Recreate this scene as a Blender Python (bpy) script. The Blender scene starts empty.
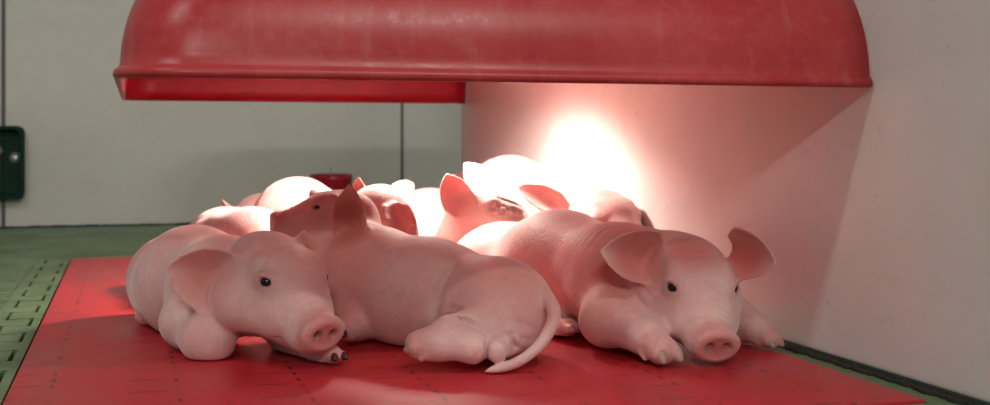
import bpy, bmesh, math, random
import numpy as np
from mathutils import Vector, Matrix

# ------------------------------------------------------------------ camera
# World frame: x runs along the back wall, y runs away from the viewer along the pen partition, z up.
YAW = math.radians(17.0)
CS, SN = math.cos(YAW), math.sin(YAW)
CAMH, FPX, CX, HY = 0.25, 1200.0, 495.0, 140.0
scene = bpy.context.scene
C = scene.collection
cam_data = bpy.data.cameras.new('camera')
cam_data.sensor_width = 36.0
cam_data.lens = FPX / 990.0 * 36.0
cam_data.shift_y = -(202.5 - HY) / 990.0
cam_data.clip_start = 0.05
cam_data.dof.use_dof = True
cam_data.dof.focus_distance = 1.42
cam_data.dof.aperture_fstop = 7.0
camera = bpy.data.objects.new('camera', cam_data)
camera.location = (0, 0, CAMH)
camera.rotation_euler = (math.pi / 2, 0, -YAW)
C.objects.link(camera)
scene.camera = camera

# ------------------------------------------------------------------ world and room light
world = bpy.data.worlds.new('room_air')
scene.world = world
world.use_nodes = True
bg = world.node_tree.nodes['Background']
bg.inputs[0].default_value = (0.82, 0.87, 0.84, 1)
bg.inputs[1].default_value = 0.27

def area(name, loc, size, power, color, target):
    l = bpy.data.lights.new(name, 'AREA')
    l.shape = 'RECTANGLE'; l.size = size[0]; l.size_y = size[1]
    l.energy = power; l.color = color
    o = bpy.data.objects.new(name, l)
    o.location = loc
    d = Vector(target) - Vector(loc)
    o.rotation_euler = d.to_track_quat('-Z', 'Y').to_euler()
    C.objects.link(o)
    return o
# rows of ceiling tubes over the barn aisle, in front of and beside the pen, plus an added front fill
TUBE = (1.0, 0.98, 0.90)
area('tube_and_fill_light', (-1.4, 0.1, 2.7), (0.6, 0.07), 20, TUBE, (-0.6, 2.2, 0))
area('tube_and_fill_light', (1.0, -1.0, 2.7), (0.6, 0.07), 24, TUBE, (0.4, 1.4, 0))
area('tube_and_fill_light', (-0.6, -2.7, 1.9), (0.9, 0.10), 42, TUBE, (0.2, 1.4, 0))  # added low fill from the viewer's side, reaches the fronts under the hood
area('tube_and_fill_light', (1.9, 1.4, 2.7), (0.07, 0.6), 6, TUBE, (0.4, 2.6, 0))

# the infrared heat lamp hanging inside the hood
LAMP = Vector((0.48, 1.95, 0.435))
sp = bpy.data.lights.new('heat_lamp_light', 'SPOT')
sp.energy = 52; sp.color = (1.0, 0.91, 0.80)
sp.spot_size = math.radians(150); sp.spot_blend = 0.80
sp.shadow_soft_size = 0.035
spo = bpy.data.objects.new('heat_lamp_light', sp)
spo.location = LAMP - Vector((0, 0, 0.004))
spo.rotation_euler = Vector((-0.05, 0.12, -1)).to_track_quat('-Z', 'Y').to_euler()
C.objects.link(spo)

scene.view_settings.view_transform = 'Standard'
scene.view_settings.look = 'None'
scene.view_settings.exposure = 0.0
scene.view_settings.gamma = 1.0
scene.view_settings.use_curve_mapping = False

# ------------------------------------------------------------------ helpers
def P(px, py, Z):
    """point seen at pixel px,py at distance Z in front of the lens"""
    X = (px - CX) / FPX * Z
    z = CAMH - (py - HY) / FPX * Z
    return np.array([X * CS + Z * SN, -X * SN + Z * CS, z])
def S(rpx, Z):
    return rpx * Z / FPX
def D(r, d, u):
    """direction given as right, away, up from where the viewer stands"""
    v = np.array([r * CS + d * SN, -r * SN + d * CS, u], float)
    return v / np.linalg.norm(v)

def link(name, me, mat=None, parent=None):
    o = bpy.data.objects.new(name, me)
    C.objects.link(o)
    if mat is not None:
        me.materials.append(mat)
    if parent is not None:
        o.parent = parent
    return o
def tag(o, label=None, cat=None, group=None, kind=None):
    if label: o['label'] = label
    if cat: o['category'] = cat
    if group: o['group'] = group
    if kind: o['kind'] = kind
    return o
def empty(name, loc):
    o = bpy.data.objects.new(name, None)
    o.empty_display_size = 0.03
    o.location = loc
    C.objects.link(o)
    return o
def bm_obj(name, bm, mat, parent=None, smooth=False, org=None):
    if org is not None:
        for v in bm.verts: v.co -= Vector(org)
    bmesh.ops.recalc_face_normals(bm, faces=bm.faces)
    me = bpy.data.meshes.new(name)
    bm.to_mesh(me); bm.free()
    for p in me.polygons: p.use_smooth = smooth
    o = link(name, me, mat, parent)
    if org is not None and parent is None: o.location = org
    return o
def add_box(bm, x0, x1, y0, y1, z0, z1, bev=0.0):
    r = bmesh.ops.create_cube(bm, size=1.0)
    for v in r['verts']:
        v.co = Vector(((x0 + x1) / 2 + v.co.x * (x1 - x0), (y0 + y1) / 2 + v.co.y * (y1 - y0), (z0 + z1) / 2 + v.co.z * (z1 - z0)))
    if bev > 0:
        es = list({e for v in r['verts'] for e in v.link_edges})
        bmesh.ops.bevel(bm, geom=es, offset=bev, segments=2, profile=0.6, affect='EDGES')
def add_prism(bm, pts, z0, z1):
    a = [bm.verts.new((p[0], p[1], z0)) for p in pts]
    b = [bm.verts.new((p[0], p[1], z1)) for p in pts]
    bm.faces.new(a[::-1]); bm.faces.new(b)
    n = len(pts)
    for i in range(n):
        bm.faces.new((a[i], a[(i + 1) % n], b[(i + 1) % n], b[i]))
def add_lathe(bm, prof, org=(0, 0, 0), seg=48, axis='Z', closed=False):
    rings = []
    for r, z in prof:
        ring = []
        for i in range(seg):
            a = 2 * math.pi * i / seg
            if axis == 'Z': co = (org[0] + r * math.cos(a), org[1] + r * math.sin(a), org[2] + z)
            else: co = (org[0] + r * math.cos(a), org[1] - z, org[2] + r * math.sin(a))
            ring.append(bm.verts.new(co))
        rings.append(ring)
    for k in range(len(rings) - 1):
        for i in range(seg):
            j = (i + 1) % seg
            bm.faces.new((rings[k][i], rings[k][j], rings[k + 1][j], rings[k + 1][i]))
    if closed:
        for i in range(seg):
            j = (i + 1) % seg
            bm.faces.new((rings[-1][i], rings[-1][j], rings[0][j], rings[0][i]))
    else:
        bm.faces.new(rings[0][::-1]); bm.faces.new(rings[-1])
def add_tube(bm, pts, rad, seg=10):
    pts = [Vector(p) for p in pts]
    rings = []
    for i, p in enumerate(pts):
        t = (pts[min(i + 1, len(pts) - 1)] - pts[max(i - 1, 0)]).normalized()
        u = t.cross(Vector((0, 0, 1)))
        if u.length < 1e-3: u = t.cross(Vector((1, 0, 0)))
        u.normalize(); w = t.cross(u)
        r = rad[i] if isinstance(rad, (list, tuple)) else rad
        rings.append([bm.verts.new(p + (u * math.cos(a) + w * math.sin(a)) * r) for a in [2 * math.pi * k / seg for k in range(seg)]])
    for k in range(len(rings) - 1):
        for i in range(seg):
            j = (i + 1) % seg
            bm.faces.new((rings[k][i], rings[k][j], rings[k + 1][j], rings[k + 1][i]))
    bm.faces.new(rings[0][::-1]); bm.faces.new(rings[-1])

# ------------------------------------------------------------------ materials
class NT:
    def __init__(s, name):
        s.m = bpy.data.materials.new(name); s.m.use_nodes = True
        s.t = s.m.node_tree; s.b = s.t.nodes['Principled BSDF']
        s.tc = s.t.nodes.new('ShaderNodeTexCoord')
    def n(s, typ, **kw):
        nd = s.t.nodes.new(typ)
        for k, v in kw.items():
            if k.startswith('_'): setattr(nd, k[1:], v)
            else: nd.inputs[k.replace('0', ' ')].default_value = v
        return nd
    def l(s, a, b): s.t.links.new(a, b)
    def noise(s, scale, detail=4, rough=0.6, vec=None, stretch=None, dist=0.0):
        nd = s.n('ShaderNodeTexNoise', Scale=scale, Detail=detail, Roughness=rough, Distortion=dist)
        src = vec or s.tc.outputs['Object']
        if stretch:
            mp = s.n('ShaderNodeMapping'); mp.inputs['Scale'].default_value = stretch
            s.l(src, mp.inputs[0]); src = mp.outputs[0]
        s.l(src, nd.inputs['Vector'])
        return nd.outputs[0]
    def ramp(s, fac, stops):
        nd = s.n('ShaderNodeValToRGB')
        cr = nd.color_ramp
        while len(cr.elements) < len(stops): cr.elements.new(0.5)
        for e, (p, c) in zip(cr.elements, stops):
            e.position = p
            e.color = (c, c, c, 1) if isinstance(c, (int, float)) else (*c, 1)
        s.l(fac, nd.inputs[0])
        return nd.outputs[0]
    def math(s, op, a, b=None, clamp=False):
        nd = s.n('ShaderNodeMath', _operation=op); nd.use_clamp = clamp
        for i, v in enumerate((a, b)):
            if v is None: continue
            if isinstance(v, (int, float)): nd.inputs[i].default_value = v
            else: s.l(v, nd.inputs[i])
        return nd.outputs[0]
    def mix(s, fac, a, b, mode='MIX'):
        nd = s.n('ShaderNodeMix', _data_type='RGBA', _blend_type=mode)
        for i, v in ((0, fac), (6, a), (7, b)):
            if isinstance(v, (int, float)): nd.inputs[i].default_value = v
            elif isinstance(v, tuple): nd.inputs[i].default_value = (*v, 1)
            else: s.l(v, nd.inputs[i])
        return nd.outputs[2]
    def bump(s, h, strength=0.3, dist=0.002):
        nd = s.n('ShaderNodeBump', Strength=strength, Distance=dist)
        s.l(h, nd.inputs['Height']); s.l(nd.outputs[0], s.b.inputs['Normal'])
    def set(s, **kw):
        for k, v in kw.items():
            s.b.inputs[k.replace('_', ' ')].default_value = v

def simple(name, col, rough=0.5, metal=0.0, **kw):
    t = NT(name)
    t.set(Roughness=rough, Metallic=metal, **kw)
    n = t.noise(40)
    t.l(t.mix(t.ramp(n, [(0.35, 0.0), (0.7, 1.0)]), tuple(c * 0.82 for c in col), col), t.b.inputs['Base Color'])
    return t.m

def wall_mat(name, col, rough=0.42):
    t = NT(name)
    big = t.noise(2.2, 3, 0.5)
    sm = t.noise(22, 6, 0.7)
    spots = t.ramp(t.noise(60, 2, 0.5), [(0.70, 0.0), (0.76, 1.0)])
    c1 = t.mix(t.ramp(big, [(0.35, 0.0), (0.65, 1.0)]), tuple(c * 0.90 for c in col), col)
    c2 = t.mix(t.math('MULTIPLY', t.ramp(sm, [(0.5, 0.0), (0.75, 1.0)]), 0.25), c1, tuple(c * v for c, v in zip(col, (0.80, 0.76, 0.66))))
    c3 = t.mix(t.math('MULTIPLY', spots, 0.25), c2, tuple(c * 0.5 for c in col))
    t.l(c3, t.b.inputs['Base Color'])
    t.l(t.ramp(sm, [(0.3, rough - 0.1), (0.7, rough + 0.15)]), t.b.inputs['Roughness'])
    t.bump(t.noise(9, 5, 0.6), 0.25, 0.004)
    return t.m
M_wall = wall_mat('whitewashed_plastic_wall', (0.60, 0.585, 0.525), 0.5)
M_panel = wall_mat('smooth_white_panel', (0.77, 0.755, 0.735), 0.36)

def green_mat():
    t = NT('green_plastic_floor')
    n = t.noise(7, 5, 0.65); f = t.noise(70, 4, 0.6)
    c = t.mix(t.ramp(n, [(0.35, 0.0), (0.7, 1.0)]), (0.075, 0.135, 0.060), (0.16, 0.245, 0.125))
    c = t.mix(t.math('MULTIPLY', t.ramp(f, [(0.45, 0.0), (0.75, 1.0)]), 0.35), c, (0.26, 0.27, 0.16))
    t.l(c, t.b.inputs['Base Color'])
    t.set(Roughness=0.55)
    t.bump(f, 0.3, 0.002)
    return t.m
M_green = green_mat()

def mat_mat():
    t = NT('red_rubber_mat')
    sep = t.n('ShaderNodeSeparateXYZ'); t.l(t.tc.outputs['Object'], sep.inputs[0])
    x, y = sep.outputs[0], sep.outputs[1]
    # rows of small moulded slots running away from the viewer every 122 mm, and short cross slots between them
    def rows(coord, off, pitch, half):
        a = t.math('MODULO', t.math('ADD', coord, 10 * pitch - off + pitch / 2), pitch)
        return t.math('LESS_THAN', t.math('ABSOLUTE', t.math('SUBTRACT', a, pitch / 2)), half)
    r1 = t.math('MULTIPLY', rows(x, -0.074, 0.122, 0.0022), rows(y, 0.0, 0.034, 0.0085))
    r2 = t.math('MULTIPLY', rows(y, 0.02, 0.061, 0.0020), rows(x, 0.02, 0.122, 0.019))
    slot = t.math('MAXIMUM', r1, r2)
    wear = t.ramp(t.noise(14, 3, 0.6), [(0.42, 0.0), (0.56, 1.0)])
    slot = t.math('MULTIPLY', slot, wear)
    n = t.noise(5, 6, 0.65, stretch=(1, 0.5, 1), dist=0.6); f = t.noise(38, 5, 0.7)
    c = t.mix(t.ramp(n, [(0.35, 0.0), (0.68, 1.0)]), (0.42, 0.012, 0.022), (0.56, 0.032, 0.044))
    c = t.mix(t.math('MULTIPLY', t.ramp(f, [(0.5, 0.0), (0.8, 1.0)]), 0.18), c, (0.42, 0.11, 0.09))
    c = t.mix(t.math('MULTIPLY', slot, 0.8), c, (0.10, 0.008, 0.010))
    t.l(c, t.b.inputs['Base Color'])
    t.b.inputs['Specular IOR Level'].default_value = 0.42
    t.l(t.ramp(n, [(0.35, 0.30), (0.7, 0.55)]), t.b.inputs['Roughness'])
    h = t.math('ADD', t.math('MULTIPLY', f, 0.5), t.math('MULTIPLY', slot, -1.5))
    t.bump(h, 0.35, 0.002)
    return t.m
M_mat = mat_mat()

def hood_mat():
    t = NT('red_fibreglass')
    n = t.noise(6, 6, 0.7, dist=0.5); f = t.noise(60, 6, 0.75)
    sc = t.ramp(t.noise(9, 8, 0.7, stretch=(6, 1, 1)), [(0.55, 0.0), (0.80, 1.0)])
    c = t.mix(t.ramp(n, [(0.35, 0.0), (0.7, 1.0)]), (0.36, 0.018, 0.024), (0.45, 0.050, 0.052))
    c = t.mix(t.math('MULTIPLY', t.ramp(f, [(0.5, 0.0), (0.8, 1.0)]), 0.35), c, (0.48, 0.12, 0.11))
    c = t.mix(t.math('MULTIPLY', sc, 0.45), c, (0.50, 0.17, 0.16))
    t.l(c, t.b.inputs['Base Color'])
    t.b.inputs['Specular IOR Level'].default_value = 0.32
    t.l(t.ramp(f, [(0.3, 0.26), (0.8, 0.46)]), t.b.inputs['Roughness'])
    t.bump(f, 0.15, 0.001)
    return t.m
M_hood = hood_mat()
M_hood_in = simple('clean_red_inside_of_hood', (0.50, 0.006, 0.030), 0.4)
M_dirt = simple('dark_damp_debris', (0.025, 0.026, 0.018), 0.9)
M_dark = simple('dark_gap_under_floor', (0.012, 0.015, 0.010), 0.9)
M_dkgreen = simple('dark_green_painted_steel', (0.006, 0.030, 0.018), 0.6, Specular_IOR_Level=0.15)
M_zinc = simple('galvanised_bolt_metal', (0.55, 0.56, 0.50), 0.4, 0.7)
M_grey = simple('dark_grey_seam', (0.10, 0.10, 0.09), 0.7)
M_feeder = simple('glossy_dark_red_plastic', (0.30, 0.012, 0.035), 0.3)
M_alu = simple('brushed_aluminium_shade', (0.7, 0.7, 0.68), 0.35, 0.9)
M_eye = NT('glossy_dark_eye'); M_eye.set(Roughness=0.06); M_eye.b.inputs['Base Color'].default_value = (0.008, 0.006, 0.006, 1); M_eye = M_eye.m
M_hoof = simple('horn_of_the_hooves', (0.50, 0.30, 0.26), 0.5)
M_hoof_dark = simple('shade_darkened_horn', (0.075, 0.022, 0.020), 0.4)  # horn colour darkened to stand in for shade on the tucked feet
mb = NT('glowing_bulb_glass'); mb.b.inputs['Base Color'].default_value = (1, 0.8, 0.6, 1)
mb.b.inputs['Emission Color'].default_value = (1.0, 0.75, 0.5, 1); mb.b.inputs['Emission Strength'].default_value = 12.0
M_bulb = mb.m

def skin_mat():
    t = NT('piglet_skin')
    at = t.n('ShaderNodeAttribute', _attribute_name='pink')
    ad = t.n('ShaderNodeAttribute', _attribute_name='grime')
    n = t.noise(16, 4, 0.6); f = t.noise(160, 4, 0.7)
    hair = t.noise(420, 2, 0.6, stretch=(1, 1, 0.25))
    c = t.mix(t.ramp(n, [(0.38, 0.0), (0.66, 1.0)]), (0.71, 0.415, 0.395), (0.78, 0.535, 0.495))
    c = t.mix(t.math('MULTIPLY', t.ramp(f, [(0.45, 0.0), (0.75, 1.0)]), 0.25), c, (0.58, 0.29, 0.275))
    c = t.mix(t.math('MULTIPLY', t.ramp(t.noise(34, 5, 0.65, dist=0.8), [(0.48, 0.0), (0.72, 1.0)]), 0.40), c, (0.62, 0.265, 0.265))
    c = t.mix(at.outputs['Fac'], c, (0.60, 0.185, 0.170))
    tone_fac = t.math('MULTIPLY', ad.outputs['Fac'], t.ramp(t.noise(120, 3, 0.6), [(0.35, 0.3), (0.6, 1.0)]))  # vertex tone that darkens the skin colour in places
    c = t.mix(tone_fac, c, (0.14, 0.08, 0.07))
    t.l(c, t.b.inputs['Base Color'])
    t.set(Roughness=0.56)
    t.b.inputs['Subsurface Weight'].default_value = 0.25
    t.b.inputs['Subsurface Radius'].default_value = (1.0, 0.42, 0.34)
    t.b.inputs['Subsurface Scale'].default_value = 0.008
    t.b.inputs['Sheen Weight'].default_value = 0.42
    t.b.inputs['Sheen Roughness'].default_value = 0.4
    t.b.inputs['Specular IOR Level'].default_value = 0.26
    t.bump(t.math('ADD', t.math('ADD', t.math('MULTIPLY', f, 0.6), t.math('MULTIPLY', hair, 0.5)), t.math('MULTIPLY', t.noise(45, 4, 0.6, dist=1.0), 0.9)), 0.5, 0.0022)
    return t.m
M_skin = skin_mat()

# ------------------------------------------------------------------ the setting
BACK_Y, PANEL_X, PANEL_END = 3.71, 0.77, 2.80
MX0, MX1, MY0, MY1 = -0.114, 0.735, 0.985, 2.69       # the red mat
bm = bmesh.new(); add_box(bm, -2.6, 3.0, BACK_Y, BACK_Y + 0.05, -0.01, 1.9)
tag(bm_obj('wall_back', bm, M_wall), kind='structure')
bm = bmesh.new(); add_box(bm, PANEL_X, PANEL_X + 0.03, 0.2, PANEL_END, 0.004, 1.0, 0.003)
tag(bm_obj('wall_right', bm, M_panel), kind='structure')
bm = bmesh.new(); add_box(bm, -2.6, 3.0, -0.6, BACK_Y + 0.05, -0.08, -0.045)
tag(bm_obj('floor', bm, M_dark), kind='structure')
# vertical joint of the wall boards
def wall_x(px):
    t = (px - CX) / FPX
    # x = Z(t c + s), y = Z(-t s + c) = BACK_Y
    Z = BACK_Y / (-t * SN + CS)
    return Z * (t * CS + SN), Z
xs, zs = wall_x(402)
bm = bmesh.new(); add_box(bm, xs - 0.004, xs + 0.004, BACK_Y - 0.003, BACK_Y + 0.001, -0.01, 1.9)
tag(bm_obj('trim_1', bm, M_grey), kind='structure')
xl, zl = wall_x(4)
bm = bmesh.new(); add_box(bm, xl - 0.006, xl + 0.003, BACK_Y - 0.008, BACK_Y + 0.001, -0.01, 1.9)
for k in range(60):
    add_box(bm, xl - 0.003, xl + 0.0005, BACK_Y - 0.010, BACK_Y - 0.007, 0.08 + k * 0.018, 0.088 + k * 0.018)
tag(bm_obj('trim_2', bm, M_grey), kind='structure')

# jigsaw joint of the floor plates: a chain of dovetails along y
def dovetail(x0, y0, y1, g, pitch=0.135, amp=0.034):
    pts, y = [], y0
    while y < y1 - 1e-6:
        p = pitch
        pts += [(x0 + g, y), (x0 + g, y + 0.28 * p + g), (x0 - amp + g, y + 0.20 * p + g), (x0 - amp + g, y + 0.80 * p - g), (x0 + g, y + 0.72 * p - g)]
        y += p
    pts.append((x0 + g, y))
    return pts
jy0, jy1 = 0.3, 0.3 + 0.135 * 18
gap = 0.0055
TOP = -0.003
bm = bmesh.new()   # kerb strip between the mat and the joint, and the rest of the solid plate round the mat
add_prism(bm, [(MX0 - 0.003, jy0), (MX0 - 0.003, jy1)] + dovetail(-0.130, jy0, jy1, gap * 0.5)[::-1], -0.04, TOP)
o = bm_obj('floor', bm, M_green); tag(o, kind='structure')
bm = bmesh.new()
SLX = -0.183
add_prism(bm, [(SLX, jy0)] + dovetail(-0.130, jy0, jy1, -gap * 0.5) + [(SLX, jy1)], -0.04, TOP)
# slats running along x
y = jy0; k = 0
while y < jy1 - 0.03:
    add_box(bm, -1.9, SLX + 0.001, y, y + 0.026, -0.035, TOP)
    y += 0.038
for xx in (-1.9, -1.33, -0.77):
    add_box(bm, xx - 0.02, xx + 0.02, jy0, jy1, -0.038, TOP - 0.0015)
tag(bm_obj('floor', bm, M_green), kind='structure')
bm = bmesh.new()   # solid plate from the end of mat and slats back to the wall
add_box(bm, -2.6, 3.0, jy1 + 0.004, BACK_Y, -0.04, TOP, 0.002)
tag(bm_obj('floor', bm, M_green), kind='structure')
bm = bmesh.new()   # strip between mat and partition, and the plate in front of the mat
add_box(bm, MX1 + 0.003, 0.80, 0.3, jy1, -0.04, TOP)
tag(bm_obj('floor', bm, M_green), kind='structure')
bm = bmesh.new()
add_box(bm, MX0, MX1 + 0.002, 0.3, MY0 - 0.003, -0.04, TOP)
tag(bm_obj('floor', bm, M_green), kind='structure')
bm = bmesh.new()
add_box(bm, 0.802, 3.0, -0.4, jy1, -0.04, TOP)
tag(bm_obj('floor', bm, M_green), kind='structure')

# crumbly dirt along the foot of the walls: uncountable, one object
def debris(name, pts, half, label, seed, hmax):
    rnd = random.Random(seed); bm = bmesh.new()
    for (x, y, along) in pts:
        s = rnd.uniform(0.5, 1.0)
        r = bmesh.ops.create_icosphere(bm, subdivisions=1, radius=1.0)
        sx = half * s * rnd.uniform(1.0, 2.6); sy = half * s * rnd.uniform(0.5, 1.0)
        if along == 'y': sx, sy = sy, sx
        zc = TOP + hmax * 0.25
        for v in r['verts']:
            j = rnd.uniform(0.8, 1.2)
            v.co = Vector((x + v.co.x * sx * j, y + v.co.y * sy * j, zc + v.co.z * hmax * s * 0.6 * j))
    o = bm_obj(name, bm, M_dirt, smooth=True)
    tag(o, label, 'dirt', kind='stuff')
rr = random.Random(3)
debris('dirt_crumbs', [(PANEL_X - 0.004 + rr.uniform(-0.004, 0.001), 0.75 + i * 0.006, 'y') for i in range(330)], 0.008,
       'black damp dirt packed along the foot of the right partition', 5, 0.007)
debris('dirt_crumbs', [(-1.7 + i * 0.010, BACK_Y - 0.009 + rr.uniform(-0.006, 0.004), 'x') for i in range(250)], 0.011,
       'dark line of dirt along the foot of the back wall', 6, 0.008)

# ------------------------------------------------------------------ red mat
bm = bmesh.new(); add_box(bm, MX0, MX1, MY0, MY1, -0.04, 0.0, 0.002)
mat_o = bm_obj('floor_mat', bm, M_mat)
tag(mat_o, 'large red plastic mat with rows of small slots under the piglets', 'mat')

# ------------------------------------------------------------------ hood
HX0, HX1, HY0, HY1 = -0.012, 0.767, 1.119, 2.755
def rim_z(y): return 0.3065 + 0.030 * (y - HY0) / (HY1 - HY0)
def ring_pts(il, ir, ifb, rc):
    x0, x1, y0, y1 = HX0 + il, HX1 - ir, HY0 + ifb, HY1 - ifb
    rr_ = [0.02, max(rc, 0.02), max(rc, 0.02), 0.02]
    pts = []
    # the right end is open and butts against the partition
    nf = 24
    for k in range(nf): pts.append((x1 + (x0 + rc - x1) * k / nf, y0))
    for k in range(13):
        a = math.radians(270 - 90 * k / 12); pts.append((x0 + rc + rc * math.cos(a), y0 + rc + rc * math.sin(a)))
    for k in range(1, nf): pts.append((x0, y0 + rc + (y1 - y0 - 2 * rc) * k / nf))
    for k in range(13):
        a = math.radians(180 - 90 * k / 12); pts.append((x0 + rc + rc * math.cos(a), y1 - rc + rc * math.sin(a)))
    for k in range(1, nf + 1): pts.append((x0 + rc + (x1 - x0 - rc) * k / nf, y1))
    return pts
def hood_rings(off):
    rings = []
    H = 0.185
    prof = []
    if off == 0:
        # moulded lip at the rim
        for io, z in ((0.002, 0.0), (-0.001, 0.0015), (-0.0022, 0.0045), (-0.001, 0.0085), (0.0015, 0.0105), (0.004, 0.013)):
            prof.append((io, 0.0, io, z, 0.07))
        base = 0.0045
    else:
        prof.append((0.005, 0.0, 0.005, 0.0, 0.07)); base = 0.008
    for k in range(1, 25):
        ph = math.radians(90 * k / 24)
        a = 1 - math.cos(ph); z = 0.012 + (H - off) * math.sin(ph)
        prof.append((base + 0.215 * a, 0.0, base + 0.26 * a, z, 0.07 + 0.03 * a))
    for il, ir, ifb, z, rc in prof:
        rings.append([(x, y, rim_z(y) + z) for x, y in ring_pts(il, ir, ifb, rc)])
    return rings
bm = bmesh.new()
outer = [[bm.verts.new(p) for p in r] for r in hood_rings(0)]
inner = [[bm.verts.new(p) for p in r] for r in hood_rings(0.004)]
n = len(outer[0])
for rs, mi in ((outer, 0), (inner, 1)):
    for k in range(len(rs) - 1):
        for i in range(n - 1):
            bm.faces.new((rs[k][i], rs[k][i + 1], rs[k + 1][i + 1], rs[k + 1][i])).material_index = mi
    bm.faces.new(rs[-1]).material_index = mi
for i in range(n - 1):
    bm.faces.new((outer[0][i], outer[0][i + 1], inner[0][i + 1], inner[0][i]))
# close the cut edge along the partition
for e in (0, n - 1):
    o_ = [r[e] for r in outer]; i_ = [r[e] for r in inner]
    bm.faces.new(o_ + i_[::-1])
bm.faces.new((outer[-1][0], outer[-1][-1], inner[-1][-1], inner[-1][0]))
hood_root = empty('piglet_hood', (0.375, 1.93, 0.30))
hd = bm_obj('hood_shell', bm, M_hood, hood_root, smooth=True, org=(0.375, 1.93, 0.30))
hd.data.materials.append(M_hood_in)
tag(hood_root, 'long domed red hood hanging over the resting piglets', 'hood')
# hanging rods to the ceiling, above the picture
bm = bmesh.new()
for yy in (1.45, 2.4): add_tube(bm, [(0.375, yy, 0.48), (0.375, yy, 2.4)], 0.005)
bm_obj('hanging_rod', bm, M_zinc, hood_root, smooth=True, org=(0.375, 1.93, 0.30))

# ------------------------------------------------------------------ heat lamp under the hood
lr = empty('heat_lamp', LAMP)
bm = bmesh.new()
add_lathe(bm, [(0.030, 0.060), (0.032, 0.045), (0.050, 0.022), (0.072, -0.002), (0.074, -0.002), (0.052, 0.024), (0.034, 0.047), (0.032, 0.062)], closed=True)
bm_obj('lamp_shade', bm, M_alu, lr, smooth=True)
bm = bmesh.new(); add_lathe(bm, [(0.008, 0.008), (0.020, 0.011), (0.026, 0.020), (0.024, 0.032), (0.014, 0.045)])
bm_obj('bulb', bm, M_bulb, lr, smooth=True)
bm = bmesh.new(); add_lathe(bm, [(0.018, 0.046), (0.031, 0.049), (0.031, 0.062), (0.018, 0.064), (0.012, 0.068)])
bm_obj('socket', bm, M_dkgreen, lr, smooth=True)
tag(lr, 'glowing heat lamp hanging inside the red hood', 'lamp')

# ------------------------------------------------------------------ red round feeder behind the piglets
fp = P(331, 174, 2.92)
fr = empty('feeder', (fp[0], fp[1], TOP))
zt = fp[2] - TOP
bm = bmesh.new(); add_lathe(bm, [(0.046, 0), (0.0505, 0.004), (0.0505, zt - 0.018), (0.0525, zt - 0.016), (0.0525, zt - 0.004), (0.050, zt), (0.047, zt), (0.046, zt - 0.02), (0.020, zt - 0.03), (0.004, zt - 0.03)])
bm_obj('bowl', bm, M_feeder, fr, smooth=True)
bm = bmesh.new(); add_tube(bm, [(0, 0, zt - 0.031), (0, 0, zt + 0.015)], 0.0022)
bm_obj('rod', bm, M_zinc, fr, smooth=True)
tag(fr, 'round dark red feeder tub with a thin upright pin behind the piglets', 'feeder')

# ------------------------------------------------------------------ green bracket bolted to the back wall
bx, bz = wall_x(16)
def wz(py, Z): return CAMH - (py - HY) / FPX * Z
z0, z1 = wz(199, bz), wz(126, bz)
xr = wall_x(25)[0]
br = empty('wall_bracket', ((xr - 0.10), BACK_Y, (z0 + z1) / 2))
oc = br.location
bm = bmesh.new()
# open dished plate: back plate with a raised rounded rim
add_box(bm, xr - 0.19, xr - 0.004, BACK_Y - 0.010, BACK_Y - 0.001, z0 + 0.004, z1 - 0.004, 0.003)
W2, H2, r2 = 0.097, (z1 - z0) / 2, 0.020
cx, cz = xr - 0.097, (z0 + z1) / 2
loop = []
for sx, sz, a0 in ((1, 1, 0), (-1, 1, 90), (-1, -1, 180), (1, -1, 270)):
    for k in range(7):
        a = math.radians(a0 + 15 * k)
        loop.append((sx * (W2 - r2) + r2 * math.cos(a), sz * (H2 - r2) + r2 * math.sin(a)))
def ringv(s, y):
    return [bm.verts.new((cx + x - (s if x > 0 else -s), y, cz + z - (s if z > 0 else -s))) for x, z in loop]
R_ = [ringv(0, BACK_Y - 0.001), ringv(0, BACK_Y - 0.040), ringv(0.003, BACK_Y - 0.043), ringv(0.009, BACK_Y - 0.043), ringv(0.011, BACK_Y - 0.040), ringv(0.013, BACK_Y - 0.009)]
for a, b in zip(R_[:-1], R_[1:]):
    for i in range(len(a)):
        j = (i + 1) % len(a)
        bm.faces.new((a[i], a[j], b[j], b[i]))
bm_obj('plate', bm, M_dkgreen, br, smooth=False, org=oc)
for px, py in ((16, 158), (-3, 151)):
    x_, Z_ = wall_x(px)
    bm = bmesh.new()
    add_lathe(bm, [(0.016, 0.0), (0.016, 0.003), (0.010, 0.0035), (0.0095, 0.010), (0.006, 0.012)], (x_, BACK_Y - 0.0099, wz(py, Z_)), 24, 'Y')
    bm_obj('bolt', bm, M_zinc, br, smooth=True, org=oc)
tag(br, 'dark green metal bracket bolted low on the back wall at far left', 'bracket')

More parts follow.
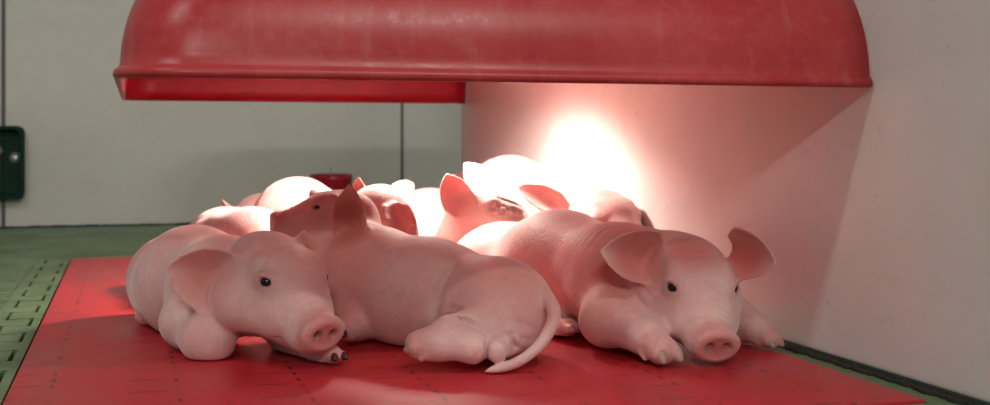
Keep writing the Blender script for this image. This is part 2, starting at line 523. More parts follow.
# ------------------------------------------------------------------ piglets: one continuous skin grown from a distance field
def smin(a, b, k):
    h = np.clip(k - np.abs(a - b), 0, None) / k
    return np.minimum(a, b) - h * h * k * 0.25
class Field:
    def __init__(s, vox):
        s.v = vox; s.ops = []; s.pink = []; s.grime = []; s.clip0 = 0.0
        s.lo = np.full(3, 1e9); s.hi = np.full(3, -1e9)
    def _bb(s, lo, hi, grow=True):
        if grow:
            s.lo = np.minimum(s.lo, lo); s.hi = np.maximum(s.hi, hi)
    def cone(s, a, b, ra, rb, k=0.02, sub=False):
        a = np.array(a, float); b = np.array(b, float); m = max(ra, rb)
        lo, hi = np.minimum(a, b) - m, np.maximum(a, b) + m
        s._bb(lo, hi, not sub)
        ab = b - a; L = max(ab @ ab, 1e-12)
        def f(X, Y, Z):
            t = np.clip(((X - a[0]) * ab[0] + (Y - a[1]) * ab[1] + (Z - a[2]) * ab[2]) / L, 0, 1)
            return np.sqrt((X - a[0] - t * ab[0]) ** 2 + (Y - a[1] - t * ab[1]) ** 2 + (Z - a[2] - t * ab[2]) ** 2) - (ra + (rb - ra) * t)
        s.ops.append((f, lo, hi, k, -1 if sub else 1))
    def chain(s, nodes, k=0.02, sub=False):
        for (a, ra), (b, rb) in zip(nodes[:-1], nodes[1:]):
            s.cone(a, b, ra, rb, k, sub)
    def ell(s, c, r, R=None, k=0.02, sub=False):
        c = np.array(c, float); r = np.array(r, float); R = np.eye(3) if R is None else R
        ext = np.sqrt(((R * r) ** 2).sum(1))
        lo, hi = c - ext, c + ext
        s._bb(lo, hi, not sub)
        A = R.T / r[:, None]; B = R.T / (r[:, None] ** 2)
        def f(X, Y, Z):
            x, y, z = X - c[0], Y - c[1], Z - c[2]
            k0 = 0; k1 = 0
            for i in range(3):
                q = A[i, 0] * x + A[i, 1] * y + A[i, 2] * z; k0 = k0 + q * q
                q = B[i, 0] * x + B[i, 1] * y + B[i, 2] * z; k1 = k1 + q * q
            k0 = np.sqrt(k0); return k0 * (k0 - 1) / np.sqrt(k1 + 1e-9)
        s.ops.append((f, lo, hi, k, -1 if sub else 1))
    def sheet(s, pts, rad, k=0.008):
        """thin curved sheet (an ear) given as a grid of points with thickness"""
        pts = np.array(pts, float).reshape(-1, 3); rad = np.array(rad, float).ravel()
        lo, hi = pts.min(0) - rad.max(), pts.max(0) + rad.max()
        s._bb(lo, hi)
        def f(X, Y, Z):
            sh = np.broadcast(X, Y, Z).shape
            q = np.stack([np.broadcast_to(v, sh).ravel() for v in (X, Y, Z)], 1).astype(np.float32)
            out = np.empty(len(q), np.float32)
            p32 = pts.astype(np.float32); pp = (p32 ** 2).sum(1)
            for i in range(0, len(q), 8000):
                c_ = q[i:i + 8000]
                d2 = np.maximum((c_ ** 2).sum(1)[:, None] + pp[None] - 2 * c_ @ p32.T, 0)
                out[i:i + 8000] = (np.sqrt(d2) - rad[None].astype(np.float32)).min(1)
            return out.reshape(sh)
        s.ops.append((f, lo, hi, k, 1))
    def wrinkle(s, c, rad, direction, pitch, amp, phase=0.0):
        c = np.array(c, float); w = np.array(direction, float)
        lo, hi = c - rad, c + rad
        def f(X, Y, Z, d):
            q = ((X - c[0]) ** 2 + (Y - c[1]) ** 2 + (Z - c[2]) ** 2) / rad ** 2
            fall = np.clip(1 - q, 0, 1) ** 2
            t = (X - c[0]) * w[0] + (Y - c[1]) * w[1] + (Z - c[2]) * w[2]
            wob = 0.12 * pitch * np.sin((X + 2 * Y + Z) * 60)
            h = np.abs(np.sin(math.pi * (t + wob) / pitch + phase))
            return d + amp * fall * (1 - h) ** 1.5
        s.ops.append((f, lo, hi, 0, 2))
    def mesh(s, name, org, zfloor=0.0005, smooth=2):
        v = s.v
        lo = s.lo - 3 * v - 0.014; hi = s.hi + 3 * v + 0.014
        n = np.ceil((hi - lo) / v).astype(int) + 1
        ax = [(lo[i] + v * np.arange(n[i])).astype(np.float32) for i in range(3)]
        d = np.full(n, 0.06, np.float32)
        for f, l, h, k, mode in s.ops:
            pad = k + 3 * v
            i0 = np.clip(np.floor((l - pad - lo) / v).astype(int), 0, n); i1 = np.clip(np.ceil((h + pad - lo) / v).astype(int) + 1, 0, n)
            if (i1 <= i0).any(): continue
            sl = tuple(slice(i0[j], i1[j]) for j in range(3))
            X = ax[0][sl[0]][:, None, None]; Y = ax[1][sl[1]][None, :, None]; Z = ax[2][sl[2]][None, None, :]
            if mode == 1: d[sl] = smin(d[sl], f(X, Y, Z).astype(np.float32), k)
            elif mode == -1: d[sl] = -smin(-d[sl], f(X, Y, Z).astype(np.float32), k)
            else: d[sl] = f(X, Y, Z, d[sl]).astype(np.float32)
        # nothing sinks into the floor: flatten softly where the body lies on it
        Zf = ax[2][None, None, :]
        d = -smin(-d, Zf - zfloor + 0 * d, 0.004)
        inside = d < 0
        # surface nets
        c = np.zeros((n[0] - 1, n[1] - 1, n[2] - 1), np.uint8)
        for a in (0, 1):
            for b in (0, 1):
                for e in (0, 1):
                    c += inside[a:n[0] - 1 + a, b:n[1] - 1 + b, e:n[2] - 1 + e]
        act = (c > 0) & (c < 8)
        idx = np.full(act.shape, -1, np.int64); cells = np.argwhere(act); idx[act] = np.arange(len(cells))
        acc = np.zeros((len(cells), 3), np.float32); cnt = np.zeros(len(cells), np.float32)
        corners = [(a, b, e) for a in (0, 1) for b in (0, 1) for e in (0, 1)]
        ci, cj, ck = cells.T
        for p in corners:
            for axis in range(3):
                if p[axis]: continue
                q = list(p); q[axis] = 1
                d0 = d[ci + p[0], cj + p[1], ck + p[2]]; d1 = d[ci + q[0], cj + q[1], ck + q[2]]
                m = (d0 < 0) != (d1 < 0)
                t = np.where(m, d0 / np.where(m, d0 - d1, 1), 0)
                pos = np.tile(np.array(p, np.float32), (len(cells), 1)); pos[:, axis] += t
                acc[m] += pos[m]; cnt[m] += 1
        V = (cells + acc / cnt[:, None]) * v + lo
        quads = []
        for axis in range(3):
            u, w = (axis + 1) % 3, (axis + 2) % 3
            sl0 = [slice(None)] * 3; sl1 = [slice(None)] * 3
            sl0[axis] = slice(0, n[axis] - 1); sl1[axis] = slice(1, n[axis])
            a_, b_ = inside[tuple(sl0)], inside[tuple(sl1)]
            e = np.argwhere(a_ != b_)
            e = e[(e[:, u] > 0) & (e[:, w] > 0) & (e[:, u] < n[u] - 1) & (e[:, w] < n[w] - 1)]
            fl = a_[tuple(e.T)]
            def cell(du, dw):
                t = e.copy(); t[:, u] += du; t[:, w] += dw
                return idx[tuple(t.T)]
            q = np.stack([cell(-1, -1), cell(0, -1), cell(0, 0), cell(-1, 0)], 1)
            q[~fl] = q[~fl][:, ::-1]
            quads.append(q)
        F = np.concatenate(quads); F = F[(F >= 0).all(1)]
        # keep only the connected main body of faces and relax the surface a little
        for _ in range(smooth):
            sm = np.zeros_like(V); cn = np.zeros(len(V))
            for i in range(4):
                j = (i + 1) % 4
                np.add.at(sm, F[:, i], V[F[:, j]]); np.add.at(cn, F[:, i], 1)
                np.add.at(sm, F[:, j], V[F[:, i]]); np.add.at(cn, F[:, j], 1)
            V = V * 0.5 + 0.5 * sm / np.maximum(cn, 1)[:, None]
        V[:, 2] = np.maximum(V[:, 2], 0.0003)
        pink = np.zeros(len(V)); tone = np.zeros(len(V))
        for lst, arr in ((s.pink, pink), (s.grime, tone)):
            for c_, r_, val in lst:
                q = np.linalg.norm(V - c_, axis=1) / r_
                np.maximum(arr, val * np.clip(1.6 - 1.6 * q, 0, 1) ** 0.8, out=arr)
        me = bpy.data.meshes.new(name)
        V = V - np.array(org)
        me.vertices.add(len(V)); me.vertices.foreach_set('co', V.astype(np.float32).ravel())
        me.loops.add(len(F) * 4); me.loops.foreach_set('vertex_index', F.astype(np.int32).ravel())
        me.polygons.add(len(F)); me.polygons.foreach_set('loop_start', np.arange(0, len(F) * 4, 4, dtype=np.int32))
        me.polygons.foreach_set('loop_total', np.full(len(F), 4, np.int32))
        me.update(calc_edges=True)
        me.polygons.foreach_set('use_smooth', np.ones(len(F), bool))
        for nm, arr in (('pink', pink), ('grime', tone)):
            at = me.attributes.new(nm, 'FLOAT', 'POINT'); at.data.foreach_set('value', arr.astype(np.float32))
        me.update()
        return me

def frame(f, up=(0, 0, 1), roll=0.0):
    f = np.array(f, float); f /= np.linalg.norm(f)
    l = np.cross(np.array(up, float), f); l /= np.linalg.norm(l)
    u = np.cross(f, l)
    if roll:
        a = math.radians(roll); l, u = l * math.cos(a) + u * math.sin(a), u * math.cos(a) - l * math.sin(a)
    return np.stack([f, l, u], 1)

class Piglet:
    def __init__(s, name_org, vox=0.0022):
        s.F = Field(vox); s.org = np.array([name_org[0], name_org[1], 0.0])
        s.eyes = []; s.hooves = []
    # -------- head
    def head(s, snout, f, up=(0, 0, 1), sc=1.0, roll=0.0, centre=False, eyes='open', mouth=True, jowl=1.0, detail=True):
        R = frame(f, up, roll); F = s.F
        o = np.array(snout, float) - R @ (np.array([0.118, 0, -0.028]) * sc)
        if centre: o = np.array(snout, float)
        s.R, s.o, s.sc = R, o, sc
        T = lambda x, y, z: o + R @ (np.array([x, y, z]) * sc)
        s.T = T
        F.ell(T(-0.010, 0, 0.003), np.array([0.050, 0.050, 0.045]) * sc, R, 0.02)
        F.ell(T(0.022, 0, 0.003), np.array([0.044, 0.044, 0.036]) * sc, R, 0.02)
        for q in (1, -1):
            F.ell(T(0.006, q * 0.030 * jowl, -0.024), np.array([0.042, 0.033 * jowl, 0.034]) * sc, R, 0.02)
            F.ell(T(0.050, q * 0.022, -0.026), np.array([0.036, 0.024, 0.026]) * sc, R, 0.018)
        F.cone(T(0.040, 0, -0.008), T(0.102, 0, -0.028), 0.0370 * sc, 0.0245 * sc, 0.02)
        F.cone(T(0.0, 0, -0.042), T(0.090, 0, -0.045), 0.028 * sc, 0.0155 * sc, 0.012)
        for q in (1, -1):
            F.ell(T(0.098, q * 0.014, -0.036), np.array([0.016, 0.014, 0.014]) * sc, R, 0.012)
        # brow ridges
        for q in (1, -1):
            F.cone(T(0.030, q * 0.030, 0.024), T(0.055, q * 0.022, 0.014), 0.009 * sc, 0.007 * sc, 0.014)
        # snout: broad flat disc with raised edge
        nrm = R @ np.array([0.97, 0, -0.22]); nrm /= np.linalg.norm(nrm)
        Rs = frame(nrm, R[:, 2])
        cpt = T(0.117, 0, -0.028)
        F.cone(T(0.098, 0, -0.026), T(0.110, 0, -0.028), 0.019 * sc, 0.019 * sc, 0.006)
        F.ell(cpt, np.array([0.0090, 0.0275, 0.0205]) * sc, Rs, 0.006)
        F.ell(cpt + nrm * 0.0085 * sc, np.array([0.0035, 0.021, 0.0145]) * sc, Rs, 0.003, sub=True)
        F.ell(cpt - nrm * 0.0002, np.array([0.0055, 0.023, 0.0165]) * sc, Rs, 0.002)
        for q in (1, -1):
            nc = cpt + Rs @ (np.array([0.006, q * 0.0095, 0.001]) * sc)
            F.ell(nc, np.array([0.009, 0.0042, 0.0050]) * sc, Rs, 0.0018, sub=True)
            F.grime.append((nc, 0.008 * sc, 0.95))  # darker skin colour inside the nostril
        if detail:
            F.wrinkle(T(0.088, 0, -0.010), 0.036 * sc, R[:, 0], 0.0085 * sc, 0.0030 * sc)
            F.wrinkle(T(0.030, 0, 0.042), 0.026 * sc, R[:, 0], 0.010 * sc, 0.0012 * sc)
            for q in (1, -1):
                F.wrinkle(T(0.046, q * 0.040, 0.0), 0.022 * sc, R[:, 2], 0.007 * sc, 0.0011 * sc)
        if mouth:
            for q in (1, -1):
                F.chain([(T(0.113, q * 0.002, -0.0500), 0.0012), (T(0.100, q * 0.016, -0.0475), 0.0016), (T(0.075, q * 0.0275, -0.0430), 0.0018),
                         (T(0.050, q * 0.038, -0.042), 0.0016), (T(0.038, q * 0.045, -0.036), 0.0010)], 0.0022, sub=True)
        F.pink.append((cpt, 0.032 * sc, 0.95)); F.pink.append((T(0.108, 0, -0.045), 0.020 * sc, 0.55))
        # eyes
        for q in (1, -1):
            e = T(0.054, q * 0.0375, 0.012)
            out = R @ np.array([0.62, q * 0.76, 0.16]); out /= np.linalg.norm(out)
            tang = R @ np.array([0.76, -q * 0.62, -0.12])
            tang -= out * (tang @ out); tang /= np.linalg.norm(tang)
            upv = np.cross(out, tang) * q * -1
            if upv @ R[:, 2] < 0: upv = -upv
            Re = np.stack([tang, out, upv], 1)
            F.ell(e - out * 0.004 * sc, np.array([0.0125, 0.008, 0.0105]) * sc, Re, 0.008)
            F.pink.append((e, 0.017 * sc, 0.28))
            st = eyes if isinstance(eyes, str) else eyes[0 if q == 1 else 1]
            if st in ('open', 'sleepy'):
                F.ell(e + out * 0.0035 * sc, np.array([0.0072, 0.0075, 0.0048 if st == 'open' else 0.0030]) * sc, Re, 0.002, sub=True)
                F.cone(e + Re @ (np.array([-0.008, 0.002, 0.0065]) * sc), e + Re @ (np.array([0.006, 0.002, 0.0068]) * sc), 0.0018 * sc, 0.0018 * sc, 0.003)
                F.grime.append((e, 0.0095 * sc, 0.75))  # darker skin colour round the eyeball
                s.eyes.append((e - out * 0.0038 * sc, 0.0072 * sc))
            else:
                # closed lids: a soft bulge with a curved crease and folds round it
                F.ell(e - out * 0.001 * sc, np.array([0.010, 0.0065, 0.008]) * sc, Re, 0.004)
                F.chain([(e + Re @ (np.array([-0.0095, 0.0035, 0.000]) * sc), 0.0009), (e + Re @ (np.array([-0.003, 0.0066, -0.0030]) * sc), 0.0013),
                         (e + Re @ (np.array([0.004, 0.0060, -0.0028]) * sc), 0.0013), (e + Re @ (np.array([0.010, 0.003, 0.001]) * sc), 0.0009)], 0.002, sub=True)
                F.chain([(e + Re @ (np.array([-0.010, 0.002, 0.009]) * sc), 0.001), (e + Re @ (np.array([0.0, 0.005, 0.0115]) * sc), 0.0014),
                         (e + Re @ (np.array([0.010, 0.002, 0.009]) * sc), 0.001)], 0.003, sub=True)
                F.grime.append((e + out * 0.004 * sc - upv * 0.002 * sc, 0.008 * sc, 0.45 if st == 'closed' else 0.95))  # darker skin colour at the lid crease
    # -------- ear: from base to tip, opening towards n, curled
    def ear(s, base, tip, n, width=0.045, curl=0.5, droop=0.0, thick=0.0023, inner=0.75, fold=0.0):
        base = np.array(base, float); tip = np.array(tip, float)
        ax = tip - base; L = np.linalg.norm(ax); ax /= L
        n = np.array(n, float); n -= ax * (n @ ax); n /= np.linalg.norm(n)
        sd = np.cross(ax, n)
        gs, gt = 44, 40
        pts, rad = [], []
        for i in range(gs):
            t = i / (gs - 1)
            # width profile: stout base, widest at a third, rounded point
            w = width * 0.5 * (0.80 + 0.70 * t) * (1 - t ** 2.0) ** 0.80 * min(1.0, 0.62 + 1.9 * t)
            w = max(w, 0.0008)
            a = curl * (1.0 - 0.62 * t)
            for j in range(gt):
                u = 2 * j / (gt - 1) - 1
                # cupped cross-section
                th = u * (0.35 + a)
                rr_ = w / max(math.sin(0.35 + a), 0.2)
                y = rr_ * math.sin(th); h = rr_ * (1 - math.cos(th))
                p = base + ax * (L * t) + sd * y + n * h
                p = p + n * (droop * L * (t * t)) + sd * fold * L * t * t
                pts.append(p); rad.append(thick * (1.35 - 0.55 * t) * (1 - 0.30 * abs(u) ** 3))
        s.F.sheet(pts, rad, 0.009)
        mid = base + ax * L * 0.45
        s.F.pink.append((mid + n * 0.014, L * 0.62, min(inner * 1.15, 1.0)))
        s.F.pink.append((base + ax * L * 0.2 + n * 0.004, L * 0.45, min(inner * 1.3, 1.0)))
    def head_ears(s, spread=1.0, fwd=0.35, drop=0.1, length=0.058, width=0.046, only=None, curl=0.55):
        """ordinary piglet ears in the head's own frame"""
        for q in (1, -1):
            if only and q != only: continue
            b = s.T(-0.014, q * 0.042, 0.026)
            d = s.R @ np.array([fwd, q * spread, 0.55 - drop])
            d /= np.linalg.norm(d)
            n = s.R @ np.array([0.9, 0.12 * q, 0.25 - drop])
            s.ear(b - d * 0.004, b + d * length * s.sc, n, width * s.sc, curl)
    # -------- limbs
    def leg(s, nodes, k=0.02):
        s.F.chain(nodes, k)
    def foot(s, wrist, toe, r=0.012, side=None, dark=False, up=(0, 0, 1)):
        """lower leg end: pastern, two toes with small hooves, two dew claws"""
        w = np.array(wrist, float); t = np.array(toe, float)
        R = frame(t - w, up); F = s.F
        L = np.linalg.norm(t - w)
        kn = w + (t - w) * 0.62
        F.cone(w, kn, r * 1.05, r * 0.98, 0.012)
        for q in (1, -1):
            a = kn + R[:, 1] * q * r * 0.42
            b = t + R[:, 1] * q * r * 0.60 - R[:, 0] * r * 0.55
            F.cone(a, b, r * 0.60, r * 0.50, 0.0035)
            s.hooves.append((b + R[:, 0] * r * 0.10, frame(R[:, 0] + R[:, 1] * q * 0.10 - R[:, 2] * 0.15), r, dark))
            c = w + (t - w) * 0.35 - R[:, 2] * r * 0.6 + R[:, 1] * q * r * 0.75
            F.cone(c, c + R[:, 0] * r * 0.4 - R[:, 2] * r * 0.25, r * 0.26, r * 0.16, 0.003)
        F.pink.append((t, r * 2.6, 0.35))
    def tail(s, pts, rads):
        q = [np.append(p, r) for p, r in zip(pts, rads)]
        q = [2 * q[0] - q[1]] + q + [2 * q[-1] - q[-2]]
        out = []
        for i in range(1, len(q) - 2):
            for t in np.linspace(0, 1, 7)[:-1]:
                out.append(0.5 * ((2 * q[i]) + (-q[i - 1] + q[i + 1]) * t + (2 * q[i - 1] - 5 * q[i] + 4 * q[i + 1] - q[i + 2]) * t * t + (-q[i - 1] + 3 * q[i] - 3 * q[i + 1] + q[i + 2]) * t ** 3))
        out.append(q[-2])
        s.F.chain([(o[:3], o[3]) for o in out], 0.0035)
    def torso(s, nodes, k=0.035):
        s.F.chain([(np.array(p, float), r) for p, r in nodes], k)
    # -------- finish
    def build(s, label, group=None, **kw):
        name = 'piglet'
        root = empty(name, s.org)
        me = s.F.mesh('body', s.org, **kw)
        link('body', me, M_skin, root)
        for c, r in s.eyes:
            bm = bmesh.new(); bmesh.ops.create_uvsphere(bm, u_segments=24, v_segments=16, radius=r)
            o = bm_obj('eye', bm, M_eye, root, smooth=True); o.location = Vector(c - s.org)
        for b, R, r, dark in s.hooves:
            bm = bmesh.new()
            bmesh.ops.create_uvsphere(bm, u_segments=18, v_segments=12, radius=1.0)
            for v in bm.verts:
                x, y, z = v.co
                tap = 1.0 - 0.35 * max(x, 0)
                v.co = Vector((x * r * 0.66 + 0.08 * r, y * r * 0.43 * tap, z * r * 0.46 * tap - r * 0.08 * max(x, 0)))
                w_ = b + R @ np.array(v.co)
                w_[2] = max(w_[2], 0.0006)
                v.co = Vector(w_ - s.org)
            bm_obj('hoof', bm, M_hoof_dark if dark else M_hoof, root, smooth=True)
        return tag(root, label, 'piglet', group)

# ------------------------------------------------------------------ the piglets
PIG = 'piglets'
def N(px, py, Z, r): return (P(px, py, Z), S(r, Z))
def Nh(px, py, Z, r):
    p = P(px, py, Z); rr_ = S(r, Z); p[2] = max(p[2], rr_ - 0.004); return (p, rr_)

# --- C: right front, facing the viewer
def pig_right():
    p = Piglet(P(640, 345, 1.5), 0.0018)
    p.torso([N(508, 270, 1.80, 46), N(560, 270, 1.66, 53), N(618, 279, 1.53, 52)], 0.045)
    p.F.ell(P(492, 276, 1.80), (0.07, 0.07, 0.064), None, 0.04)
    f = D(0.15, -0.94, -0.30)
    p.torso([N(618, 276, 1.53, 48), N(668, 276, 1.47, 46)], 0.03)
    p.leg([N(612, 290, 1.49, 34), N(645, 292, 1.45, 32)], 0.03)
    p.leg([N(650, 300, 1.44, 26), N(690, 320, 1.40, 22)], 0.03)
    p.head(P(717, 345, 1.315), f, sc=0.99, roll=-2, jowl=1.05)
    # ears
    p.ear(P(652, 254, 1.42), P(601, 251, 1.375), D(0.35, -1, -0.10), 0.066, 1.15, inner=1.0, fold=0.0)
    p.ear(P(734, 250, 1.44), P(776, 263, 1.38), D(-0.30, -1, 0.0), 0.062, 1.05, inner=1.0)
    # near foreleg folded forward along the mat
    p.leg([N(612, 288, 1.50, 32), N(606, 320, 1.42, 23), N(642, 334, 1.355, 19)], 0.022)
    p.foot(P(644, 335, 1.352), P(672, 358, 1.305), 0.0175)
    p.leg([N(700, 290, 1.50, 26), N(740, 322, 1.47, 17), N(757, 329, 1.44, 14)], 0.02)
    p.foot(P(757, 329, 1.44), P(778, 344, 1.415), 0.0125)
    # hind foot showing under the belly
    p.leg([N(520, 300, 1.66, 30), N(550, 322, 1.55, 15)], 0.02)
    p.foot(P(552, 325, 1.53), P(578, 329, 1.47), 0.0115)
    # folds of skin behind the shoulder
    w = P(655, 240, 1.5) - P(600, 236, 1.58)
    w /= np.linalg.norm(w)
    p.F.wrinkle(P(607, 240, 1.52), 0.060, w, 0.0120, 0.0014)
    p.F.wrinkle(P(650, 290, 1.42), 0.035, D(1, 0, 0.3), 0.013, 0.0025)
    p.F.wrinkle(P(640, 300, 1.40), 0.040, D(0.7, 0, 0.7), 0.013, 0.0022)
    p.F.pink.append((P(693, 242, 1.38), 0.050, 0.9)); p.F.pink.append((P(590, 250, 1.52), 0.16, 0.65)); p.F.pink.append((P(610, 320, 1.40), 0.05, 0.4))
    p.build('pink piglet at the right, lying face on with both ears out', PIG)

# --- A: left front, head turned to the right
def pig_left():
    p = Piglet(P(230, 345, 1.5), 0.0018)
    p.torso([N(173, 277, 1.70, 41), N(194, 279, 1.58, 45), N(226, 286, 1.47, 47)], 0.05)
    p.torso([N(172, 284, 1.68, 39), N(185, 290, 1.56, 42)], 0.03)
    f = D(0.62, -0.72, -0.20)
    p.torso([N(222, 287, 1.46, 45), N(254, 292, 1.42, 44)], 0.03)
    p.head(P(323, 333, 1.30), f, sc=1.02, roll=0, jowl=1.12)
    p.ear(P(240, 284, 1.375), P(171, 259, 1.36), D(-0.15, -1, -0.15), 0.082, 0.55, inner=0.55, fold=-0.12)
    p.ear(P(297, 262, 1.40), P(304, 231, 1.405), D(0.8, -0.5, 0.0), 0.036, 0.6)
    # folded foreleg
    p.leg([N(196, 305, 1.47, 30), N(186, 322, 1.43, 23), N(206, 339, 1.375, 22), N(214, 342, 1.37, 20)], 0.018)
    p.leg([N(290, 335, 1.43, 22), N(318, 350, 1.36, 12)], 0.018)
    p.foot(P(318, 351, 1.36), P(341, 357, 1.315), 0.0105, dark=True)
    p.leg([N(160, 300, 1.66, 24), N(150, 312, 1.62, 9)], 0.015)
    p.foot(P(152, 314, 1.62), P(139, 318, 1.60), 0.009)
    p.F.wrinkle(P(196, 312, 1.40), 0.03, D(0.5, 0, 0.8), 0.012, 0.0015)
    p.F.wrinkle(P(212, 312, 1.40), 0.045, D(0.9, 0, 0.5), 0.016, 0.0022)
    p.F.wrinkle(P(228, 300, 1.38), 0.030, D(0.8, 0, -0.5), 0.010, 0.0014)
    p.F.pink.append((P(150, 246, 1.66), 0.075, 0.55)); p.F.pink.append((P(190, 235, 1.55), 0.05, 0.35))
    p.build('pale piglet at the left front, head turned to the right, one ear spread sideways', PIG)

# --- B: middle front, seen from behind, head turned away to the left
def pig_middle():
    p = Piglet(P(430, 345, 1.45), 0.0018)
    p.torso([N(352, 262, 1.57, 36), N(375, 276, 1.52, 43), N(430, 292, 1.455, 47), N(488, 309, 1.40, 49)], 0.04)
    p.F.ell(P(505, 312, 1.39), (0.058, 0.056, 0.056), None, 0.03)
    p.torso([N(356, 290, 1.52, 40), N(400, 302, 1.47, 38)], 0.03)
    # thigh and haunch
    p.F.ell(P(507, 313, 1.365), (0.048, 0.043, 0.045), None, 0.02)
    p.leg([N(490, 330, 1.34, 30), N(450, 331, 1.30, 15), N(474, 347, 1.29, 15)], 0.008)
    p.leg([N(474, 347, 1.29, 15), N(435, 344, 1.29, 14)], 0.010)
    p.foot(P(438, 343, 1.29), P(409, 346, 1.295), 0.0165)
    # the other hind foot tucked behind, sole showing
    p.leg([N(512, 335, 1.34, 20), N(498, 350, 1.295, 11)], 0.006)
    p.F.pink.append((P(498, 350, 1.32), 0.02, 0.6))
    p.tail([P(538, 285, 1.37), P(554, 312, 1.330), P(545, 338, 1.300), P(526, 357, 1.285), P(505, 367, 1.28), P(485, 371, 1.28)],
           [0.0085, 0.0070, 0.0058, 0.0048, 0.0042, 0.0028])
    p.leg([N(362, 296, 1.50, 28), N(352, 322, 1.46, 15), N(348, 328, 1.43, 10)], 0.02)
    p.foot(P(350, 328, 1.44), P(338, 334, 1.40), 0.010, dark=True)
    # neck and head, chin resting on the next piglet
    p.torso([N(356, 262, 1.56, 34), N(346, 236, 1.60, 30)], 0.03)
    f = D(-0.95, -0.28, 0.16)
    p.head(P(274, 224, 1.57), f, sc=0.76, roll=0, eyes='sleepy')
    p.ear(P(355, 238, 1.53), P(350, 185, 1.49), D(-0.20, -0.98, 0.0), 0.046, 1.15, inner=0.9)
    p.F.grime.append((P(352, 224, 1.525), 0.013, 1.0))  # shade in the ear hollow, painted into the skin colour
    p.ear(P(330, 200, 1.64), P(312, 190, 1.66), D(-0.5, 0.2, -0.6), 0.036, 0.6)
    # flank fold in front of the haunch
    p.F.chain([(P(452, 268, 1.39), 0.002), (P(438, 292, 1.375), 0.003), (P(430, 318, 1.37), 0.003)], 0.012, sub=True)
    p.F.wrinkle(P(350, 240, 1.54), 0.035, D(-0.2, 0, 1), 0.013, 0.0018)
    p.F.chain([(P(484, 332, 1.295), 0.004), (P(487, 348, 1.285), 0.0065), (P(485, 366, 1.285), 0.0065)], 0.004, sub=True)
    p.F.chain([(P(510, 336, 1.31), 0.004), (P(512, 350, 1.305), 0.007), (P(513, 364, 1.305), 0.007)], 0.005, sub=True)
    p.F.chain([(P(428, 320, 1.315), 0.003), (P(465, 322, 1.30), 0.005), (P(490, 332, 1.295), 0.005)], 0.006, sub=True)
    p.F.cone(P(497, 350, 1.285), P(497, 353, 1.285), S(10, 1.285), S(10, 1.285), 0.003)
    p.F.wrinkle(P(455, 322, 1.34), 0.040, D(0.2, 0, 1), 0.012, 0.0022)
    p.F.wrinkle(P(520, 335, 1.32), 0.035, D(0.5, 0, 1), 0.012, 0.0020)
    p.F.pink.append((P(510, 285, 1.37), 0.09, 0.40)); p.F.pink.append((P(350, 290, 1.48), 0.09, 0.35))
    p.build('piglet in the middle front seen from behind, its thin tail curling onto the mat', PIG)

# --- the heap under the lamp
def heap(org, torso, head, ears=None, legs=None, label='', vox=0.0026, k=0.045, extra=None, eyes='closed'):
    p = Piglet(org, vox)
    p.torso(torso, k)
    for L in (legs or []):
        p.leg(L[:-1], 0.02)
        w, t = L[-1]
        p.foot(w, t, 0.011)
    if head:
        sn, f, sc, roll = head
        p.head(sn, f, sc=sc, roll=roll, eyes=eyes, detail=False, centre=True)
        # neck
        a, ra = torso[-1]
        p.torso([(a, ra * 0.85), (p.T(-0.025, 0, -0.008), 0.043 * sc)], 0.03)
    for e in (ears or []): p.ear(**e)
    if extra: extra(p)
    return p.build(label, PIG)
def legs_for(a, b, side, fwd):
    """four legs folded at the sides of a lying body, resting on the floor"""
    out = []
    for c, r in (a, b):
        for q in (1, -1):
            s0 = c + side * q * r * 0.55
            kn = c + side * q * (r * 0.95) + fwd * 0.02; kn[2] = max(c[2] - r * 0.72, 0.016)
            w = kn + fwd * 0.035 - side * q * 0.004; w[2] = max(kn[2] - 0.004, 0.013)
            t = w + fwd * 0.030; t[2] = max(w[2] - 0.003, 0.011)
            out.append([(s0, r * 0.5), (kn, 0.018), (w, 0.013), (w, t)])
    return out
def lying(a, b): 
    f = (b[0] - a[0]); f[2] = 0; f = f / np.linalg.norm(f)
    return f, np.array([-f[1], f[0], 0.0])

def pig_D():   # bright rounded back behind the left piglet
    a, b = (P(226, 249, 2.02), 0.072), (P(252, 252, 1.87), 0.068)
    f, sd = lying(a, b)
    heap(P(240, 290, 1.95), [a, b], (P(292, 270, 1.76), D(0.75, -0.5, -0.35), 0.88, 0), None, legs_for(a, b, sd, f),
         'brightly lit piglet with a smooth rounded back just behind the left front piglet',
         extra=lambda p: (p.F.ell(P(208, 246, 1.96), (0.040, 0.040, 0.034), None, 0.02)))
def pig_E():   # highest bright back at left, before the feeder
    a, b = (P(298, 223, 2.22), 0.086), (P(322, 232, 2.16), 0.072)
    f, sd = lying(a, b)
    heap(P(310, 270, 2.2), [a, b], (P(352, 252, 2.10), D(0.8, -0.2, -0.5), 0.9, 0), None, legs_for(a, b, sd, f),
         'white glowing piglet back humped up in front of the round red feeder')
def pig_K():   # behind D and E, two ears only
    a, b = (P(300, 236, 2.56), 0.070), (P(264, 228, 2.50), 0.070)
    f, sd = lying(a, b)
    heap(P(270, 270, 2.45), [a, b], (P(238, 236, 2.42), D(-0.85, -0.45, -0.40), 0.92, 0),
         [dict(base=P(240, 214, 2.42), tip=P(222, 200, 2.38), n=D(-0.6, -0.6, 0.2), width=0.05, curl=0.6)],
         legs_for(a, b, sd, f), 'piglet at the back left with reddish ear showing past the bright backs')
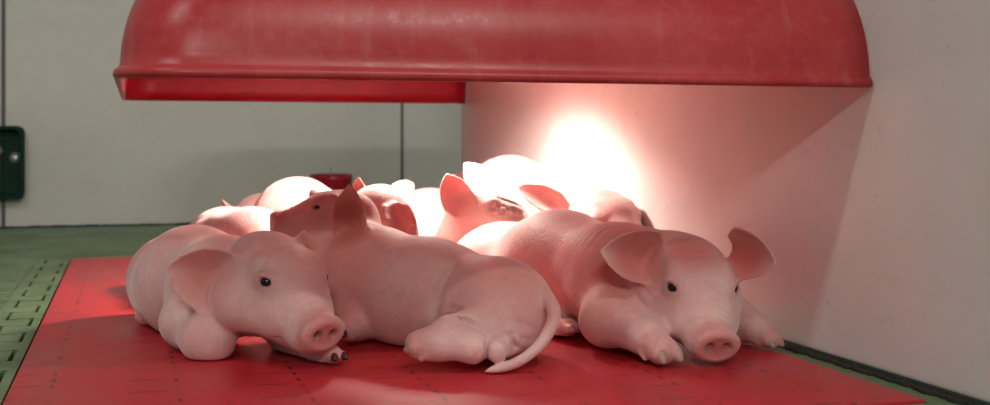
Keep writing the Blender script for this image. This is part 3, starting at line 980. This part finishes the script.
def pig_F():   # behind B's head, right ear hanging down in the light
    a, b = (P(372, 262, 2.0), 0.062), (P(382, 250, 1.86), 0.062)
    f, sd = lying(a, b)
    heap(P(390, 290, 1.9), [a, b], (P(376, 224, 1.76), D(-0.20, -0.75, -0.60), 0.95, 0),
         [dict(base=P(392, 207, 1.73), tip=P(413, 240, 1.70), n=D(0.35, -0.9, 0.1), width=0.042, curl=0.5, inner=0.35),
          dict(base=P(360, 203, 1.80), tip=P(359, 178, 1.80), n=D(-0.3, -0.9, 0.1), width=0.024, curl=0.6)],
         legs_for(a, b, sd, f), 'cream lit piglet with a pink hanging ear, directly behind the middle piglet')
def pig_G():   # round ear and bright back
    a, b = (P(452, 226, 2.50), 0.078), (P(428, 226, 2.40), 0.074)
    f, sd = lying(a, b)
    heap(P(430, 270, 2.4), [a, b], (P(408, 222, 2.30), D(-0.75, -0.55, -0.45), 0.9, 0),
         [dict(base=P(409, 197, 2.28), tip=P(392, 185, 2.26), n=D(0.1, -1, 0.1), width=0.052, curl=0.3, inner=0.35)],
         legs_for(a, b, sd, f), 'piglet with a round pink ear raised against the back wall')
def pig_H():   # head in profile with wrinkled closed eye
    a, b = (P(448, 266, 2.14), 0.056), (P(450, 256, 2.0), 0.058)
    f, sd = lying(a, b)
    def ex(p):
        p.F.wrinkle(P(509, 203, 1.85), 0.040, D(0.35, 0, 0.9), 0.008, 0.0032)
        p.F.grime.append((P(508, 202, 1.85), 0.042, 0.85))  # shade on the viewer's side of the face, painted round the eye
    heap(P(450, 290, 2.0), [a, b], (P(484, 213, 1.90), D(0.90, -0.32, -0.10), 0.92, 0),
         [dict(base=P(460, 214, 1.87), tip=P(447, 174, 1.87), n=D(0.25, -0.95, 0.1), width=0.054, curl=0.95, inner=0.35)],
         legs_for(a, b, sd, f), 'sleeping piglet with one upright pink ear and a dark wrinkled closed eye', vox=0.0022, extra=ex, eyes='tired')
def pig_J():   # sleeping head against the panel
    a, b = (P(618, 270, 2.16), 0.056), (P(612, 262, 2.02), 0.056)
    f, sd = lying(a, b)
    heap(P(610, 290, 2.05), [a, b], (P(604, 219, 1.90), D(0.30, -0.93, -0.10), 0.95, 6),
         [dict(base=P(566, 212, 1.93), tip=P(517, 186, 1.93), n=D(0.2, -0.85, 0.4), width=0.046, curl=0.5, inner=0.30)],
         None, 'sleeping piglet with a bulging closed eye, its head against the right partition', vox=0.0022)
def pig_I():   # big bright back at the top of the heap
    a, b = (P(542, 216, 2.42), 0.082), (P(510, 202, 2.30), 0.088)
    f, sd = lying(a, b)
    heap(P(510, 280, 2.35), [a, b], (P(474, 214, 2.15), D(-0.35, -0.75, -0.5), 0.92, 0),
         [dict(base=P(488, 190, 2.18), tip=P(465, 163, 2.16), n=D(-0.2, -0.95, 0.3), width=0.050, curl=0.5, inner=0.35)],
         legs_for(a, b, sd, f), 'big brightly lit piglet forming the top of the heap, with an orange glowing ear')
def pig_L():   # behind it
    a, b = (P(480, 204, 2.78), 0.09), (P(508, 197, 2.68), 0.095)
    f, sd = lying(a, b)
    heap(P(520, 260, 2.6), [a, b], (P(536, 190, 2.56), D(0.5, -0.7, -0.6), 0.8, 0),
         [dict(base=P(529, 172, 2.56), tip=P(536, 142, 2.54), n=D(-0.6, -0.8, 0.1), width=0.048, curl=0.6, inner=0.35)],
         legs_for(a, b, sd, f), 'rearmost piglet, its pink back and small ear showing above the brightest one')
import time
for fn in (pig_right, pig_left, pig_middle, pig_D, pig_E, pig_K, pig_F, pig_G, pig_H, pig_J, pig_I, pig_L):
    t0 = time.time(); fn(); print(fn.__name__, round(time.time() - t0, 1))
